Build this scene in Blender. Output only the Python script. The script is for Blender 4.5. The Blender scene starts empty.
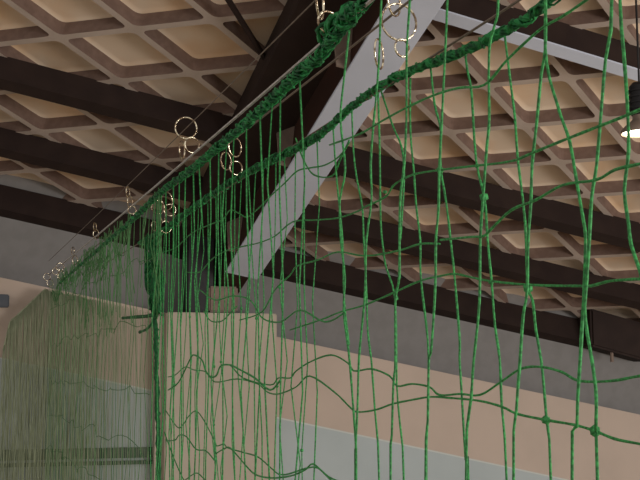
import bpy, bmesh, math, random
from mathutils import Vector, Matrix
random.seed(7)
scene = bpy.context.scene
col = scene.collection
F = 1070.0
TH = math.atan(132 / F)
c, s = math.cos(TH), math.sin(TH)
CAM = Vector((0, 0, 3.6))

# ------------------------------------------------------------ place geometry
def ray(x, y):
    r = (x - 320) / F; u = (240 - y) / F
    return Vector((r, c - u * s, s + u * c))
D1 = ray(4400, 1210).normalized()            # direction of the purlins
D2 = ray(-94, 800).normalized()              # direction of the girder
D2 = (D2 - D1 * D1.dot(D2)).normalized()
N = D1.cross(D2).normalized()
if N.z < 0: N = -N
WH = Vector((D1.x, D1.y, 0)).normalized()    # along the far wall
WN = Vector((WH.y, -WH.x, 0))                # out of the far wall, towards the hall
W0 = CAM + Vector((0, 14, 0))
B0 = W0 - WN * 0.5
def hit(x, y, P, n):
    d = ray(x, y)
    return CAM + d * ((P - CAM).dot(n) / d.dot(n))
C0 = hit(320, 262, B0, WN)
def cp(a, b, h=0.0): return C0 + D1 * a + D2 * b - N * h
def ab(x, y):
    p = hit(x, y, C0, N) - C0
    return p.dot(D1), p.dot(D2)
NH = Vector((-382, 1078, 0)).normalized()    # direction the nets run
NR = Vector((1078, 382, 0)).normalized()
Q = 1.17; PA = 1.225; PB = 1.655
def npt(x, y, p):                            # point of the vertical net plane
    d = ray(x, y)
    return CAM + d * (p / d.dot(NR))
def nw(p, t, z): return CAM + NR * p + NH * t + Vector((0, 0, z))
def ns(v): return (v - CAM).dot(NH)

# ------------------------------------------------------------ materials
def mat(name, base, rough=0.7, metal=0.0, var=None, scale=8.0, detail=4, bump=0.0, mix=(0.4, 0.65), coord='Object', vec=None, spec=0.3):
    m = bpy.data.materials.new(name); m.use_nodes = True
    nt = m.node_tree; b = nt.nodes['Principled BSDF']
    b.inputs['Base Color'].default_value = (*base, 1)
    b.inputs['Roughness'].default_value = rough
    b.inputs['Metallic'].default_value = metal
    b.inputs['Specular IOR Level'].default_value = spec
    tc = nt.nodes.new('ShaderNodeTexCoord')
    mp = nt.nodes.new('ShaderNodeMapping')
    if vec: mp.inputs['Scale'].default_value = vec
    nt.links.new(tc.outputs[coord], mp.inputs['Vector'])
    nz = nt.nodes.new('ShaderNodeTexNoise')
    nz.inputs['Scale'].default_value = scale; nz.inputs['Detail'].default_value = detail
    nt.links.new(mp.outputs[0], nz.inputs['Vector'])
    if var:
        rp = nt.nodes.new('ShaderNodeValToRGB')
        rp.color_ramp.elements[0].position = mix[0]; rp.color_ramp.elements[0].color = (*base, 1)
        rp.color_ramp.elements[1].position = mix[1]; rp.color_ramp.elements[1].color = (*var, 1)
        nt.links.new(nz.outputs['Fac'], rp.inputs[0]); nt.links.new(rp.outputs[0], b.inputs['Base Color'])
    if bump:
        bp = nt.nodes.new('ShaderNodeBump'); bp.inputs['Strength'].default_value = bump
        bp.inputs['Distance'].default_value = 0.02
        nt.links.new(nz.outputs['Fac'], bp.inputs['Height']); nt.links.new(bp.outputs[0], b.inputs['Normal'])
    return m

M = {
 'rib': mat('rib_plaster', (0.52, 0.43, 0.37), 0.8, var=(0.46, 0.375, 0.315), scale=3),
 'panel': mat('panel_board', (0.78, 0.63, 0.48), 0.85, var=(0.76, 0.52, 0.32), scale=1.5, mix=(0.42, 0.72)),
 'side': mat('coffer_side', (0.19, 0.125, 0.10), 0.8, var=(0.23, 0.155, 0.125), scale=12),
 'dark': mat('dark_timber', (0.030, 0.019, 0.0165), 0.7, var=(0.038, 0.024, 0.020), scale=4, bump=0.15, spec=0.15),
 'web': mat('girder_web', (0.035, 0.016, 0.011), 0.6, var=(0.05, 0.02, 0.013), scale=2, spec=0.2),
 'flange': mat('grey_flange_paint', (0.61, 0.65, 0.76), 0.6, var=(0.57, 0.61, 0.71), scale=2),
 'gusset': mat('gusset_paint', (0.26, 0.19, 0.15), 0.7, var=(0.2, 0.15, 0.12)),
 'bulk': mat('bulkhead_grey', (0.262, 0.25, 0.242), 0.9, var=(0.24, 0.228, 0.22), scale=6),
 'wall': mat('beige_wall', (0.58, 0.465, 0.385), 0.9, var=(0.54, 0.435, 0.36), scale=1.5),
 'pillar': mat('beige_pillar', (0.52, 0.45, 0.36), 0.9, var=(0.49, 0.42, 0.335), scale=1.5),
 'pale': mat('pale_blue_grey_wall', (0.48, 0.53, 0.53), 0.8, var=(0.45, 0.50, 0.50), scale=1.5),
 'ledge': mat('pale_ledge', (0.6, 0.62, 0.58), 0.6),
 'rail': mat('dark_green_rail', (0.055, 0.095, 0.06), 0.6),
 'floor': mat('hall_floor', (0.42, 0.34, 0.25), 0.5, var=(0.36, 0.28, 0.2), scale=5),
 'net': mat('green_twine', (0.022, 0.15, 0.04), 0.55, var=(0.06, 0.40, 0.10), scale=110, spec=0.3),
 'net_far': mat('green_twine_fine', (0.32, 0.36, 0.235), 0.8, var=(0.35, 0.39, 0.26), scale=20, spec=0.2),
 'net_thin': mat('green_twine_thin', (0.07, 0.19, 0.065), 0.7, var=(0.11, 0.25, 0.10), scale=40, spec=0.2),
 'rope': mat('green_rope', (0.004, 0.065, 0.02), 0.6, var=(0.025, 0.26, 0.07), scale=30, mix=(.4,.6), spec=0.3),
 'edge': mat('dark_green_edge_rope', (0.004, 0.075, 0.018), 0.6, var=(0.01, 0.14, 0.035), scale=35, spec=0.3),
 'wire': mat('bright_steel_wire', (0.55, 0.52, 0.5), 0.45, metal=0.6, var=(0.4, 0.37, 0.34), scale=30),
 'wire_d': mat('brown_steel_wire', (0.21, 0.16, 0.125), 0.6, metal=0.2, var=(0.15, 0.12, 0.095), scale=30),
 'ring': mat('yellow_steel_glints', (0.98, 0.88, 0.66), 0.16, metal=1.0, var=(0.28, 0.2, 0.13), scale=28, bump=0.5, mix=(.46,.56)),  # bright and brown patches paint the sparkle of partly lit rings into the colour
 'black': mat('black_metal', (0.012, 0.011, 0.012), 0.5, var=(0.02, 0.018, 0.018)),
 'box': mat('grey_box', (0.09, 0.10, 0.12), 0.6, var=(0.11, 0.115, 0.13)),
}
def emis(name, colr, st):
    m = bpy.data.materials.new(name); m.use_nodes = True
    b = m.node_tree.nodes['Principled BSDF']
    b.inputs['Emission Color'].default_value = (*colr, 1); b.inputs['Emission Strength'].default_value = st
    return m
M['lens'] = emis('lit_lamp_lens', (1, 0.88, 0.66), 5)

# ------------------------------------------------------------ object helpers
def obj(name, bm, m, parent=None, smooth=False):
    me = bpy.data.meshes.new(name)
    bmesh.ops.recalc_face_normals(bm, faces=bm.faces)
    bm.to_mesh(me); bm.free()
    for k in (m if isinstance(m, list) else [m]): me.materials.append(M[k])
    if smooth:
        for p in me.polygons: p.use_smooth = True
    o = bpy.data.objects.new(name, me); col.objects.link(o)
    if parent:
        o.parent = parent; o.matrix_parent_inverse = Matrix.Translation(parent.location).inverted()
    return o
def tag(o, label, cat, group=None):
    o['label'] = label; o['category'] = cat
    if group: o['group'] = group
    return o
def thing(name, label, cat, loc, group=None):
    o = bpy.data.objects.new(name, None); col.objects.link(o); o.location = loc
    o.empty_display_size = 0.1
    return tag(o, label, cat, group)
def struct(name, bm, m, smooth=False):
    o = obj(name, bm, m, None, smooth); o['kind'] = 'structure'; return o
def hexa(bm, P, mi=0):                      # P: 8 corners, bottom 4 then top 4
    v = [bm.verts.new(p) for p in P]
    for f in ((0,1,2,3),(4,5,6,7),(0,1,5,4),(1,2,6,5),(2,3,7,6),(3,0,4,7)):
        fc = bm.faces.new([v[i] for i in f]); fc.material_index = mi
    return v
def cbox(bm, a0, a1, b0, b1, h0, h1):
    hexa(bm, [cp(a0,b0,h0),cp(a1,b0,h0),cp(a1,b1,h0),cp(a0,b1,h0),cp(a0,b0,h1),cp(a1,b0,h1),cp(a1,b1,h1),cp(a0,b1,h1)])
def bevel(bm, w, seg=2):
    bmesh.ops.bevel(bm, geom=list(bm.edges), offset=w, segments=seg, affect='EDGES', clamp_overlap=True)
def wbox(bm, P, u, v, w):                   # box from corner P along u, v, w
    hexa(bm, [P,P+u,P+u+v,P+v,P+w,P+u+w,P+u+v+w,P+v+w])
def smoothline(pts, sub=4):
    if len(pts) < 3 or sub < 2: return pts
    out = []
    P = [pts[0]] + list(pts) + [pts[-1]]
    for i in range(1, len(P) - 2):
        for k in range(sub):
            t = k / sub; t2 = t*t; t3 = t2*t
            out.append(0.5*((2*P[i]) + (P[i+1]-P[i-1])*t + (2*P[i-1]-5*P[i]+4*P[i+1]-P[i+2])*t2 + (3*P[i]-P[i-1]-3*P[i+1]+P[i+2])*t3))
    out.append(P[-2])
    return out
def tube(bm, pts, r, n=5, closed=False, rj=0.0):
    rings = []; L = len(pts)
    up = Vector((0.31, 0.2, 0.93))
    for i in range(L):
        if closed: t = pts[(i+1) % L] - pts[i-1]
        else: t = pts[min(i+1, L-1)] - pts[max(i-1, 0)]
        if t.length < 1e-7: t = Vector((0, 0, 1))
        t.normalize()
        x = t.cross(up)
        if x.length < 0.15: x = t.cross(Vector((0.9, 0.3, 0.1)))
        x.normalize(); y = t.cross(x)
        rr = (r[i] if isinstance(r, list) else r) * (1 + random.uniform(-rj, rj))
        rings.append([bm.verts.new(pts[i] + x*math.cos(6.28318*k/n)*rr + y*math.sin(6.28318*k/n)*rr) for k in range(n)])
    for i in range(L if closed else L-1):
        A = rings[i]; B = rings[(i+1) % L]
        for k in range(n): bm.faces.new((A[k], A[(k+1) % n], B[(k+1) % n], B[k]))
    if not closed:
        bm.faces.new(rings[0]); bm.faces.new(rings[-1])

# ------------------------------------------------------------ ceiling of coffers
HA, HB = 0.68, 0.455
OA, OB = 0.96, -3.97
bm = bmesh.new(); vc = {}
def cv(a, b, h):
    k = (round(a, 3), round(b, 3), round(h, 3))
    if k not in vc: vc[k] = bm.verts.new(cp(a, b, h))
    return vc[k]
def cface(ps, mi):
    try: f = bm.faces.new(ps); f.material_index = mi; f.smooth = (mi == 1)
    except ValueError: pass
DEP = 0.16
def coffer_bay():
    for i in range(-16, 17):
        for j in range(-16, 17):
            ca = OA + (i + j) * HA + HA; cb = OB + (i - j) * HB   # coffer centre
            if not (-10 < ca < 11 and -9.5 < cb < 1.5): continue
            V4 = [(ca - HA, cb), (ca, cb + HB), (ca + HA, cb), (ca, cb - HB)]
            inner = []
            k = 0.905
            for q in range(4):                                   # rounded corners
                x, y = V4[q]; xp, yp = V4[q-1]; xn, yn = V4[(q+1) % 4]
                x, y, xp, yp, xn, yn = [ (ca if w % 2 == 0 else cb) + ((val) - (ca if w % 2 == 0 else cb)) * k for w, val in enumerate((x, y, xp, yp, xn, yn))]
                f = 0.10
                p0 = (x + (xp-x)*f, y + (yp-y)*f); p2 = (x + (xn-x)*f, y + (yn-y)*f)
                seg = []
                for tt in (0, .25, .5, .75, 1):
                    seg.append(((1-tt)**2*p0[0] + 2*tt*(1-tt)*x + tt*tt*p2[0], (1-tt)**2*p0[1] + 2*tt*(1-tt)*y + tt*tt*p2[1]))
                inner.append(seg)
            for q in range(4):
                o0 = cv(*V4[q], 0); o1 = cv(*V4[(q+1) % 4], 0)
                sg = [cv(*p, 0) for p in inner[q]]
                for t_ in range(4): cface([o0, sg[t_], sg[t_+1]], 0)
                nx = cv(*inner[(q+1) % 4][0], 0)
                cface([o0, sg[4], nx, o1], 0)
            loop = [p for seg in inner for p in seg]
            L = len(loop)
            tops = [cv(*p, 0) for p in loop]
            sc_ = lambda p, k2: (ca + (p[0]-ca)*k2, cb + (p[1]-cb)*k2)
            back = [cv(*p, -DEP) for p in loop]
            mid = [cv(*sc_(p, .8), -DEP - .012) for p in loop]
            mid2 = [cv(*sc_(p, .45), -DEP - .02) for p in loop]
            ctr = cv(ca, cb, -DEP - .022)
            for q in range(L):
                r_ = (q+1) % L
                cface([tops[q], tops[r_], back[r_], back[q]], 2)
                cface([back[q], back[r_], mid[r_], mid[q]], 1)
                cface([mid[q], mid[r_], mid2[r_], mid2[q]], 1)
                cface([mid2[q], mid2[r_], ctr], 1)

def cut(keep_right):
    bmesh.ops.bisect_plane(bm, geom=list(bm.verts) + list(bm.edges) + list(bm.faces), plane_co=cp(-1.45, 0), plane_no=D1, clear_inner=keep_right, clear_outer=not keep_right)
coffer_bay(); cut(True)
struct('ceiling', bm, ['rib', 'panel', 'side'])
bm = bmesh.new(); vc = {}
HA = 0.695; OA = 0.96 + .74 - 6 * .015; OB = -3.97 - .27
coffer_bay(); cut(False)
struct('ceiling', bm, ['rib', 'panel', 'side'])

# roof deck above the coffers, part of the shell
# ------------------------------------------------------------ purlins
def purlin(label, b0, w, h, a0, a1, m='dark', lip=0.0, light=None, group=None):
    r = thing('ceiling_purlin', label, 'beam', cp((a0+a1)/2, b0+w/2, h), 'dark roof beams under the coffered ceiling')
    b = bmesh.new(); cbox(b, a0, a1, b0, b0+w, -0.02, h - 0.02)
    bevel(b, 0.008, 1)
    obj('timber', b, m, r)
    b = bmesh.new(); cbox(b, a0, a1, b0 - lip, b0 + w + lip, h - 0.02, h)
    f = obj('bottom_flange', b, light or m, r)
    if light: f['label'] = 'pale grey bottom flange'
    return r
purlin('dark roof beam crossing the whole view just below the large top left coffers', -2.77, .15, .29, -9, 10, lip=.02)
purlin('middle dark roof beam, between two narrow strips of coffered ceiling', -1.38, .15, .27, -9, 10, lip=.02)
purlin('lowest dark roof beam, tight against the grey upper wall', -0.06, .2, .335, -9, 10, lip=.015)
aP, bP = ab(600, 35)
purlin('dark roof beam with pale grey lower edge in the top right corner', bP, .12, .30, -1.04, 10, lip=.012, light='flange')

# ------------------------------------------------------------ main girder
g = thing('steel_girder', 'broad pale grey roof girder slanting down from top centre to the beige pillar', 'beam', cp(-1.2, -3, .9))
GA, GB_, GH = -1.44, -1.03, 0.9
b = bmesh.new(); cbox(b, GA, GB_, -9.5, -0.83, GH - .025, GH); bevel(b, .004, 1)
o = obj('bottom_flange', b, 'flange', g); o['label'] = 'pale grey painted flange'
b = bmesh.new(); cbox(b, GA + .02, GB_ - .1, -9.5, 0.1, -0.02, GH - .025); obj('web', b, 'web', g)
b = bmesh.new(); cbox(b, -1.98, -0.93, -9.5, 0.45, -0.02, .36); bevel(b, .01, 1); obj('head_plate', b, 'dark', g)
for bb in (-5.15, -3.4, -1.35):
    b = bmesh.new()
    P = [cp(GA+.02, bb, .36), cp(GA - .16, bb, .50), cp(GA - .10, bb, GH - .03), cp(GA + .02, bb, GH - .03)]
    P2 = [p + D2 * .02 for p in P]
    hexa(b, P + P2); o = obj('gusset_plate', b, 'gusset', g); o['label'] = 'light brown triangular gusset plate'
# thin brace on the left
b = bmesh.new()
a0, b0 = ab(229, -14); a1, b1 = ab(283, 74)
k = .92
def low(a, b, h): # the same line of sight from below the ceiling is not needed: simple drop
    return cp(a, b, h)
u = (low(a1, b1, .12) - low(a0, b0, .12)); uN = u.normalized(); sd = uN.cross(N).normalized() * .045
P0 = low(a0, b0, .12) - u * .6 - sd / 2
wbox(b, P0, u * 1.6, sd, -N * .05); bevel(b, .006, 1)
tag(obj('roof_brace', b, 'dark'), 'thin dark brace under the ceiling, running to the left side of the girder', 'brace')

# ------------------------------------------------------------ far wall
def wallq(x, y, off=0.0): return hit(x, y, W0 + WN * off, WN)
def slab(bm, pts, thick):
    hexa(bm, list(pts) + [p - WN * thick for p in pts])
bm = bmesh.new()   # beige front wall with slanting top
tl, tr = wallq(-160, 243), wallq(800, 449)
bl, br = Vector((tl.x, tl.y, 0)), Vector((tr.x, tr.y, 0))
slab(bm, [tl, tr, br, bl], .45)
struct('wall_back', bm, 'wall')
bm = bmesh.new()
P = [hit(-160, 330, B0, WN), hit(800, 520, B0, WN), hit(800, 260, B0, WN), hit(-160, 60, B0, WN)]
slab(bm, P, .2)
struct('wall_upper', bm, 'bulk')
bm = bmesh.new()   # pale lower panel
l0 = wallq(-160, 418 - .215 * 438, .0); r0 = wallq(800, 418 + .215 * 522, .0)
sl = [l0 + WN * .03, r0 + WN * .03, Vector((r0.x, r0.y, 0)) + WN * .03, Vector((l0.x, l0.y, 0)) + WN * .03]
slab(bm, sl, .03)
struct('trim_1', bm, 'pale')
bm = bmesh.new()
sl = [l0 + WN * .034 + Vector((0, 0, .012)), r0 + WN * .034 + Vector((0, 0, .012)), r0 + WN * .034 - Vector((0, 0, .008)), l0 + WN * .034 - Vector((0, 0, .008))]
slab(bm, sl, .034)
struct('trim_2', bm, 'ledge')
# dark rail on the wall, left
bm = bmesh.new()
for y0, y1 in ((452, 463), (466, 470)):
    A = wallq(-100, y0, .09); B = wallq(-100, y1, .09)
    u = WH * ((wallq(170, 455, .09) - A).dot(WH))
    wbox(bm, A, u, Vector((0, 0, B.z - A.z)), -WN * .055)
struct('trim_3', bm, 'rail')
# pillar
PF = .35
A = wallq(167, 312, PF); Bx = wallq(277, 314, PF)
bm = bmesh.new()
wbox(bm, Vector((A.x, A.y, 0)), WH * (Bx - A).dot(WH), Vector((0, 0, A.z)), -WN * (PF + .1))
bevel(bm, .012, 2)
struct('wall_pillar', bm, 'pillar')
bm = bmesh.new()
bmesh.ops.create_cube(bm, size=1, matrix=Matrix.Translation((0, 5, -.05)) @ Matrix.Diagonal((40, 40, .1, 1)))
struct('floor', bm, 'floor')
bm = bmesh.new()
A = wallq(157, 316, PF - .12); Bx = wallq(169, 316, PF - .12)
wbox(bm, Vector((A.x, A.y, 0)), WH * (Bx - A).dot(WH), Vector((0, 0, A.z)), -WN * (PF - .12))
struct('trim_4', bm, 'pillar')
# bearing block between pillar and girder
bm = bmesh.new()
A = wallq(209, 312, .25); Bx = wallq(238, 312, .25); T = wallq(209, 286, .25)
wbox(bm, A, WH * (Bx - A).dot(WH), Vector((0, 0, T.z - A.z)), -WN * .55)
bevel(bm, .02, 2)
o = obj('bearing_block', bm, 'gusset', g)
bm = bmesh.new()
A = wallq(188, 314, .2); Bx = wallq(213, 314, .2); T = wallq(188, 215, .2)
wbox(bm, A, WH * (Bx - A).dot(WH), Vector((0, 0, T.z - A.z)), -WN * .55)
obj('end_post', bm, 'black', g)

# small grey box, left edge
bm = bmesh.new()
A = wallq(-8, 307, .1); Bx = wallq(9, 307, .1); T = wallq(-8, 294, .1)
wbox(bm, A, WH * (Bx - A).dot(WH), Vector((0, 0, T.z - A.z)), -WN * .095)
bevel(bm, .012, 2)
r = thing('junction_box', 'small dark grey box on the beige wall at the far left edge', 'box', A)
obj('casing', bm, 'box', r)
bm = bmesh.new()
A2 = wallq(-6, 305.5, .104); B2 = wallq(7, 305, .104); T2 = wallq(-6, 296, .104)
wbox(bm, A2, WH * (B2 - A2).dot(WH), Vector((0, 0, T2.z - A2.z)), -WN * .004)
obj('cover', bm, 'box', r)

# dark loudspeaker-like housing hung at the end of lowest beam, right edge
A = hit(592, 346, B0 + WN * .45, WN); Bx = hit(650, 362, B0 + WN * .45, WN); T = hit(592, 308, B0 + WN * .45, WN)
r = thing('beam_bracket', 'blackish bracket box under the lowest roof beam at the right edge', 'bracket', A)
bm = bmesh.new()
u = (Bx - A)
wbox(bm, A, u, Vector((0, 0, T.z - A.z)), -WN * .4); bevel(bm, .03, 2)
obj('housing', bm, 'dark', r)
bm = bmesh.new()
A3 = hit(612, 362, B0 + WN * .35, WN)
tube(bm, [A3, A3 + Vector((0, 0, .08)), A3 + Vector((0, 0, .25))], .025, 8)
obj('pin', bm, 'gusset', r)

# high bay lamp at right edge
LD = 9.0
lc = CAM + ray(641, 133) * LD
r = thing('hanging_lamp', 'lit hanging lamp with black housing at the right edge of the view', 'lamp', lc)
def lathe(bm, prof, ctr, n=32):
    rs = []
    for rad, z in prof:
        rs.append([bm.verts.new(ctr + Vector((rad*math.cos(6.28318*k/n), rad*math.sin(6.28318*k/n), z))) for k in range(n)])
    for i in range(len(rs)-1):
        for k in range(n): bm.faces.new((rs[i][k], rs[i][(k+1) % n], rs[i+1][(k+1) % n], rs[i+1][k]))
bm = bmesh.new(); lathe(bm, [(.001, .0), (.14, .0), (.155, .012), (.15, .03), (.001, .035)], lc)
o = obj('lens', bm, 'lens', r, True)
bm = bmesh.new(); lathe(bm, [(.162, -.005), (.166, .02), (.13, .06), (.08, .10), (.065, .12), (.065, .15)], lc); obj('shade', bm, 'gusset', r, True)
bm = bmesh.new(); lathe(bm, [(.001, .15), (.07, .15), (.085, .17), (.085, .40), (.06, .43), (.001, .43)], lc)
for z in (.2, .25, .3, .35): lathe(bm, [(.08, z), (.1, z), (.1, z+.015), (.08, z+.015)], lc)
obj('ballast_housing', bm, 'black', r)
bm = bmesh.new()
top = lc + Vector((0, 0, .43))
tt = (C0 - top).dot(N) / N.z
tube(bm, [top, top + Vector((0, 0, tt * .5)), top + Vector((0, 0, tt))], .009, 8); obj('suspension_rod', bm, 'black', r)
pl = bpy.data.lights.new('lamp_light', 'POINT'); pl.energy = 12; pl.color = (1, .85, .62); pl.shadow_soft_size = .12
plo = bpy.data.objects.new('lamp_light', pl); plo.location = lc - Vector((0, 0, .1)); col.objects.link(plo)

# ------------------------------------------------------------ wires
def wire(label, p, q, r, m, s0=-1.5):
    d = nw(p, 0, q); e = (W0 + WN*.0 - d).dot(WN) / NH.dot(WN)
    bm = bmesh.new()
    pts = [nw(p, s0 + (e - s0) * k / 24, q - 0.03 * math.sin(math.pi * k / 24)) for k in range(25)]
    tube(bm, pts, r, 6)
    tag(obj('steel_wire', bm, m, None, True), label, 'wire', 'steel wires of the hall nets')
QC, QD = 1.157 * Q * 1.0, 1.236 * Q
wire('bright steel wire above the left green head rope', PA, Q + .004, .007, 'wire')
wire('thin brown wire highest of all, passing through the small ring chains', PA, QC, .0028, 'wire_d')
wire('grey brown wire carrying the right-hand green head rope', PB, Q, .0048, 'wire_d')
wire('brown wire running just below the left green head rope', PB, QD, .006, 'wire_d')

# ------------------------------------------------------------ nets
def poly(pts, p, jit=0.0):
    return [npt(x, y, p) for x, y in pts]
def rj(a): return random.uniform(-a, a)
def twine(bm, pts, r, sub=3, n=5):
    P = smoothline(pts, sub)
    tube(bm, P, r, n, rj=.12)
def bunch(bm, pts, rad, k=7, r=.006, step=.05, n=4, loops=True):
    # a gathered rope: k strands wandering round a centre line
    P = smoothline(pts, 6)
    # resample
    out = [P[0]]; acc = 0
    for i in range(1, len(P)):
        seg = P[i] - P[i-1]; L = seg.length
        while acc + L >= step:
            t = (step - acc) / L if L else 0
            q = P[i-1] + seg * t
            out.append(q); seg = P[i] - q; L = seg.length; acc = 0
            P[i-1] = q
        acc += L
    for q in range(k):
        ph = random.uniform(0, 6.28); st = random.choice((-1, 1)) * random.uniform(.6, 1.3); rr = random.uniform(.3, 1)
        line = []
        for i, c_ in enumerate(out):
            R_ = (rad(i/len(out)) if callable(rad) else rad)
            an = ph + st * i
            line.append(c_ + NR * math.cos(an) * R_ * rr * random.uniform(.6, 1.15) + Vector((0,0,1)) * math.sin(an) * R_ * rr * random.uniform(.6, 1.15) + NH * rj(step * .35))
        tube(bm, line, r, n, rj=.3)
def knot(bm, v, r):
    m = Matrix.Translation(v) @ Matrix.Rotation(random.uniform(0, 3), 4, 'X') @ Matrix.Diagonal((r, r*.8, r*1.15, 1))
    bmesh.ops.create_icosphere(bm, subdivisions=1, radius=1, matrix=m)

SHARE = dict(A=[], B=[])
# --- verticals read off in front of the camera; lists of positions along each twine
VA = [  # net hanging from the left rope (nearer to the viewer on the right side)
 [(382,0),(379,60),(376,95),(373,126),(371,165),(371,200),(367,240),(365,290),(362,327),(359,360),(357,410),(356,447),(355,480)],
 [(410,0),(407,50),(406,120),(404,165),(401,195),(400,240),(399,277),(395,300),(395,360),(394,385),(392,435),(390,480)],
 [(447,0),(444,75),(442,120),(440,170),(439,207),(436,240),(435,290),(431,350),(429,360),(428,420),(426,480)],
 [(499,0),(495,25),(490,45),(489,80),(489,120),(487,145),(484,195),(480,240),(479,302),(474,360),(471,397),(466,480)],
 [(546,0),(545,50),(541,75),(537,120),(532,165),(531,202),(528,240),(527,290),(524,315),(520,360),(517,410),(514,480)],
 [(546,0),(546,62),(557,105),(562,120),(570,142),(576,180),(583,220),(585,240),(584,290),(582,318),(580,360),(578,397),(576,427),(572,480)],
 [(612,0),(605,60),(600,120),(596,165),(592,195),(589,240),(586,280),(585,318),(592,360),(597,397),(596,432),(597,480)],
 [(620,0),(624,50),(628,100),(628,150),(625,190),(628,225),(631,245),(645,290),(650,360),(655,480)],
 [(349,30),(345,70),(341,110),(341,131),(345,170),(340,200),(341,240),(345,277),(344,310),(349,352),(352,397),(356,447),(356,480)],
]
VB = [
 [(382,92),(393,126),(402,148),(404,180),(400,240)],
 [(431,68),(435,104),(441,130),(441,168),(446,200),(451,240),(455,277),(460,340),(460,360),(462,397),(466,460),(468,480)],
 [(465,50),(467,70),(471,93),(476,160),(484,198),(487,240),(491,282),(495,325),(500,360),(502,405),(507,480)],
 [(504,28),(506,45),(511,85),(515,120),(518,160),(525,220),(528,285),(532,300),(536,330),(541,360),(544,390),(546,420),(551,480)],
 [(410,78),(410,132),(414,170),(416,207),(420,240),(421,277),(426,327),(428,360),(428,420),(426,480)],
 [(352,104),(353,150),(357,180),(362,207),(364,240),(366,290),(368,330),(371,360),(372,369),(375,410),(379,480)],
 [(378,88),(380,150),(381,221),(383,250),(386,268),(395,300),(397,385),(400,422),(404,480)],
 [(333,122),(336,175),(342,238),(344,300),(349,345)],
]
HB = [
 [(204,311),(211,321),(222,321),(230,313),(237,306)],
 [(140,262),(157,254),(175,248),(192,233),(209,225),(223,219),(230,210),(240,214),(247,217),(259,208),(272,195),(285,183),(297,171),(310,168),(325,165),(340,156),(350,142)],
 [(186,272),(200,272),(211,260),(223,252),(240,247),(258,243),(275,236),(292,222),(316,220),(338,218),(358,211),(365,207),(385,197),(393,186),(401,180),(415,174),(441,170),(475,166),(500,163),(517,160)],
 [(240,320),(262,312),(275,290),(290,275),(297,266),(318,260),(338,252),(365,256),(397,251),(420,244),(440,244)],
 [(290,330),(320,320),(340,312),(365,305),(395,292),(420,281),(440,276),(455,274),(470,277),(490,281),(529,285),(575,286),(590,286),(610,281),(640,279),(690,276)],
 [(220,366),(230,365),(243,378),(270,385),(278,378),(290,378),(296,371),(310,362),(331,355),(348,363),(354,371),(372,369),(390,376),(397,386),(412,384),(430,387),(440,395),(460,394),(480,395),(500,382),(520,369),(540,367),(562,372),(580,381),(612,381),(640,376),(700,368)],
 [(168,377),(175,375),(185,367),(194,370),(206,372),(215,382),(237,379),(258,384),(267,392),(278,394),(296,387),(310,376),(334,392),(350,407),(357,412),(375,410),(392,404),(412,400),(430,397),(450,398),(480,401),(502,407),(517,414),(546,420),(575,425),(595,431),(615,439),(640,444),(700,455)],
 [(166,411),(177,427),(183,425),(189,416),(196,411),(204,420),(215,441),(217,446),(224,444),(228,448),(242,452),(258,457),(270,467),(283,475),(313,467),(329,477),(345,484)],
 [(164,432),(171,450),(179,470),(186,484)],
 [(185,480),(196,473),(204,479),(212,486)],
 [(296,138),(304,160),(314,175),(332,176),(340,160),(349,140)],
]
HA_ = [
 [(330,145),(360,134),(382,121),(406,108),(432,96),(458,88),(485,85),(507,60),(540,30),(562,17),(587,0),(640,-40)],
 [(517,160),(535,152),(567,139),(597,127),(620,118),(640,110),(700,85)],
 [(440,240),(470,237),(484,236),(492,228),(512,210),(535,200),(562,185),(595,180),(615,170),(640,164),(700,150)],
 [(168,390),(179,382),(190,360),(194,355),(202,360),(206,371),(211,377),(217,375),(221,366),(230,365),(239,369),(255,378),(270,390),(280,380)],
 [(166,441),(175,440),(179,435),(187,437),(196,449),(206,451),(215,461),(216,454),(224,449),(230,448),(243,462),(255,474),(270,478),(290,476),(305,470),(313,464),(325,474),(335,484)],
 [(200,290),(215,300),(232,296),(250,300),(262,318),(280,322),(300,310),(325,322),(345,312)],
]
def extend(P, p, bottom=.6, top=None):
    e = P[-1]
    if e.z < CAM.z - .05 and e.z > bottom:
        for q in range(1, 4):
            P.append(Vector((e.x, e.y, e.z + (bottom - e.z) * q / 3)) + NH * rj(.02))
    if top is not None and P[0].z < top:
        P.insert(0, Vector((P[0].x, P[0].y, top)) + NH * rj(.02))
    return P
KN = {(440,170):1,(484,197):1,(528,288):1,(546,420):1,(595,431):1,(585,286):0,(385,192):0,(491,282):0,(477,166):0,(396,298):0}

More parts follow.
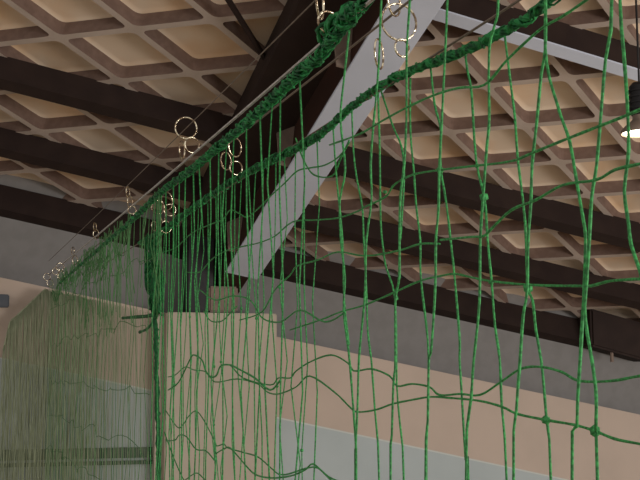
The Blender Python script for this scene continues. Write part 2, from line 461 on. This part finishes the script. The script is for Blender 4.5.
def build_net(which):
    if which == 'A':
        root = thing('divider_net', 'green hall net on the left wire, running back to the far wall', 'net', nw(PA, 7, Q))
        p = PA
    else:
        root = thing('divider_net', 'green net under the right-hand head rope, ending in the thick vertical edge rope', 'net', nw(PB, 6, Q))
        p = PB
    bm = bmesh.new()
    R0 = .0042 if which == 'B' else .0036
    for L in (VA if which == 'A' else VB):
        P = [v + NR * rj(.002) for v in poly(L, p)]
        P = extend(P, p, top=(CAM.z + Q - .02) if (which == 'A' and L[0][1] <= 0) else None) if L[-1][1] >= 470 else P
        twine(bm, P, R0)
    for L in (HA_ if which == 'A' else HB):
        P = [v + NR * rj(.002) for v in poly(L, p)]
        rr = R0 if L[-1][0] > 300 else .0045
        twine(bm, P, rr * .95, 4)
    # remaining hanging twines, in pairs that meet at the knots
    if which == 'A': s0, s1, dsp = 3.72, 13.2, .175
    else: s0, s1, dsp = 4.75, 8.4, .165
    rows = [i for i in range(12)]
    n = int((s1 - s0) / dsp)
    ztop = Q - (.055 if which == 'A' else .02)
    bmf = bmesh.new()
    for i in range(n + 1):
        t0 = s0 + dsp * i + rj(dsp * .25)
        far = max(0, (t0 - 8) / 6)
        pts = []; z = ztop - random.uniform(.0, .03)
        pts.append(nw(p, t0, z))
        off = random.choice((-1, 1)); k = 0
        while z > -2.8:
            z -= random.uniform(.3, .46); k += 1
            amp = dsp * ((.44 if random.random() < .5 else .1) if t0 < 8.6 else .12) * (off if k % 2 else -off)
            pts.append(nw(p + rj(.01), t0 + amp * random.uniform(.5, 1.1), z))
        tube(bm if t0 < 6.5 or which == 'B' else bmf, pts, .0037 if t0 < 6.5 or which == 'B' else .0022, 4)
        if which == 'B' and random.random() < .25: knot(bm, pts[random.randrange(2, 5)], .01)
    # slack cross twines
    if which == 'A':
        z = Q - .42
        while z > -2.4:
            pts = []; t = 6.6
            while t < 13.1:
                pts.append(nw(p + rj(.03), t, z + rj(.045) - .05 * (t < 7))); t += random.uniform(.2, .34)
            twine(bmf, pts, .0026, 2, 4)
            z -= random.uniform(.36, .5)
    if which == 'B':
        for (x, y), kk in KN.items(): knot(bm, npt(x, y, p), .016 if kk else .010)
    obj('netting', bm, 'net', root, True)
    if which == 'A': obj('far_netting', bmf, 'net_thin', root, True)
    else: bmf.free()
    # head rope
    bm = bmesh.new()
    if which == 'B':
        L = [(140,243),(152,237),(170,226),(185,214),(205,200),(235,180),(265,164),(300,147),(318,136),(335,122),(350,108),(365,97),(378,88),(392,79),(420,67),(445,58),(470,48),(500,33),(530,16),(560,-8),(600,-40)]
        P = poly(L, p)
        bunch(bm, P, .021, 14, .0055, .022)
        bunch(bm, P, .010, 5, .009, .05)
        bunch(bm, P[:9], .03, 8, .005, .03)
    else:
        L = [(58,281),(75,266),(100,244),(130,217),(160,187),(185,168),(200,155),(225,133),(245,115),(262,100),(285,78),(300,64),(318,48),(333,28),(350,8),(366,-10),(400,-44)]
        P = poly([(x + 2, y + 7 * min(1, max(0.3, (x - 40) / 200))) for x, y in L], p)
        bunch(bm, P, lambda t: .009 + .021 * t, 13, .005, .03)
        bunch(bm, P, lambda t: .004 + .008 * t, 3, .006, .05)
        bunch(bm, P[10:], .036, 5, .004, .035)
        bunch(bm, poly([(322,40),(333,25),(345,18),(356,8)], p), .035, 10, .008, .02)
    o = obj('head_rope', bm, 'rope', root, True)
    o['label'] = 'thick gathered green head rope'
    if which == 'B':
        bm = bmesh.new()
        L = [(151,238),(153,260),(154,300),(156,340),(157,390),(158,430),(159,480),(160,530)]
        P = extend(poly(L, p), p)
        bunch(bm, P, lambda t: .017, 10, .008, .04); tube(bm, smoothline(P, 3), .014, 6, rj=.2)
        bunch(bm, P, .005, 3, .010, .08)
        bunch(bm, poly([(152,240),(155,262),(160,285),(158,318)], p), .045, 20, .0065, .05)
        bunch(bm, poly([(150,236),(147,262),(150,290),(154,312)], p), .045, 16, .0055, .05)
        obj('edge_rope', bm, 'edge', root, True)['label'] = 'thick dark green vertical edge rope'
        bm = bmesh.new()
        tube(bm, smoothline(poly([(157,313),(148,316),(136,317),(123,318)], p), 4), .015, 6, rj=.2)
        tube(bm, smoothline(poly([(157,316),(152,323),(147,329),(140,332)], p), 4), .012, 6, rj=.2)
        knot(bm, npt(123, 318, p), .018); knot(bm, npt(140, 332, p), .016)
        obj('tie_cord', bm, 'edge', root, True)
    else:
        # gathered slack below the rope near the far end
        bm = bmesh.new()
        for q in range(70):
            t = random.uniform(7.5, 12.5); w = random.uniform(.15, .6)
            zz = Q - random.uniform(.07, .25)
            pts = [nw(p + rj(.03), t, zz), nw(p + rj(.03), t + w * .3, zz - random.uniform(.05, .2)), nw(p + rj(.03), t + w * .7, zz - random.uniform(.05, .2)), nw(p + rj(.03), t + w, zz)]
            twine(bm, pts, .0032, 3, 4)
        for q in range(50):
            t = random.uniform(6.3, 10.5); z1 = Q - random.uniform(.35, .9)
            tube(bm, [nw(p + rj(.04), t, Q - .07), nw(p + rj(.04), t + rj(.05), (Q + z1) / 2), nw(p + rj(.04), t + rj(.08), z1)], .003, 4)
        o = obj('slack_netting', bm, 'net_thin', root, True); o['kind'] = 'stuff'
    return root
build_net('B'); build_net('A')

# fine net hanging across the left, close to the far wall
root = thing('backdrop_net', 'fine dense green net hanging in front of the far wall at the lower left', 'net', wallq(60, 400, .25))
bm = bmesh.new()
OFF = .3
def topz(x):  # slanting then level upper edge
    if x < 10: return 322 + (10 - x) * 4
    if x < 45: return 322 - (x - 10) * .95
    return 289 + (x - 45) * .22
x = 3.0
while x < 156:
    y0 = topz(x) + rj(1)
    a = wallq(x, y0, OFF)
    pts = [a + WN * rj(.02)]
    z = a.z
    while z > .8:
        z -= .35; pts.append(Vector((a.x, a.y, z)) + WH * rj(.010) + WN * rj(.02))
    tube(bm, pts, .0029, 4)
    x += .42 + max(0, (x - 85)) * .022
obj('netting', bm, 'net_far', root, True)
bm = bmesh.new()
pts = [wallq(xx, topz(xx), OFF) for xx in (3, 6, 10, 16, 25, 35, 45)]
tube(bm, smoothline(pts, 4), .006, 6)
obj('border_cord', bm, 'net_far', root, True)

# ------------------------------------------------------------ ring chains
def chain(label, p, links, group=None):
    c0 = npt(links[0][0], links[0][1], p)
    root = thing('ring_chain', label, 'ring chain', c0, 'ring chains carrying the nets on the wires')
    for (x, y, r, yaw, tilt) in links:
        ce = npt(x, y, p); dist = (ce - CAM).length
        R_ = r * dist / F * 0.97
        bm = bmesh.new()
        n = 40
        base = Matrix.Translation(ce) @ Matrix.Rotation(math.radians(yaw), 4, 'Z') @ Matrix.Rotation(math.radians(tilt), 4, 'Y')
        pts = [base @ Vector((R_*math.cos(6.28318*k/n), 0, R_*math.sin(6.28318*k/n))) for k in range(n)]
        tube(bm, pts, max(.0042, R_ * .06), 8, closed=True, rj=.05)
        obj('ring', bm, 'ring', root, True)
chain('large steel rings hanging in front of the pale girder at the top centre', PB, [(399,22,19,20,10),(379,54,15,70,8),(394,2,14,60,0),(402,48,9,35,60)])
chain('ring chain at the top edge over the left green rope', PA, [(320,2,17,78,4),(328,22,11,25,70)])
chain('round ring standing above the left rope, right of the second roof beam', PA, [(186,128,11,15,0),(182,150,9,80,0),(192,145,8,35,80)])
chain('steel rings hanging between the two green ropes left of the girder', PB, [(235,147,10,55,10),(226,161,9,60,40),(236,168,7,30,0)])
chain('cluster of small rings at the corner where net and edge rope meet', PB, [(167,201,9,60,20),(158,207,7,30,40),(163,214,8,80,0),(170,210,6,20,70),(154,226,5,70,0),(166,227,6,30,60)])
chain('small ring chain on the left rope, just lower left of the round double ring', PA, [(128,192,5.5,82,0),(130,202,6,75,6),(132,210,4,20,60)])
chain('small upright ring pair in front of the lower edge of the lowest dark beam', PA, [(95,227,4.5,84,0),(96,234,5,70,0)])
chain('tiny ring pair before the grey upper wall, third chain from the far end', PA, [(73,251,4,84,0),(75,260,4.5,70,0)])
chain('tiny double ring row second from the far end of the wire', PA, [(60,267,4,30,0),(61,275,4,50,0),(56,271,3.5,20,0)])
chain('tiny rings at the very far end of the wire by the wall', PA, [(47,277,3.5,30,0),(50,283,3.5,50,0),(44,282,3,10,0)])

# ------------------------------------------------------------ light
w = bpy.data.worlds.new('World'); scene.world = w; w.use_nodes = True
nt = w.node_tree; bg = nt.nodes['Background']
bg.inputs['Color'].default_value = (1.0, .95, .9, 1); bg.inputs['Strength'].default_value = .59
def area(name, loc, target, size, e, colr):
    l = bpy.data.lights.new(name, 'AREA'); l.shape = 'RECTANGLE'; l.size, l.size_y = size; l.energy = e; l.color = colr
    o = bpy.data.objects.new(name, l); o.location = loc
    o.rotation_euler = (Vector(target) - Vector(loc)).to_track_quat('-Z', 'Y').to_euler(); col.objects.link(o)
area('right_fill_light', (11, -1, 2.6), (0, 11, 4.5), (7, 3), 960, (1, .96, .92))  # added fill light out of view, makes the right side of the hall brighter

cam = bpy.data.cameras.new('camera'); co = bpy.data.objects.new('camera', cam); col.objects.link(co)
co.location = CAM; co.rotation_euler = (math.pi/2 + TH, 0, 0)
cam.sensor_width = 36; cam.lens = F / 640 * 36; cam.clip_start = .05; cam.clip_end = 200
scene.camera = co
vs = scene.view_settings
vs.view_transform = 'Standard'; vs.look = 'None'; vs.gamma = 1; vs.use_curve_mapping = False; vs.exposure = 0.0
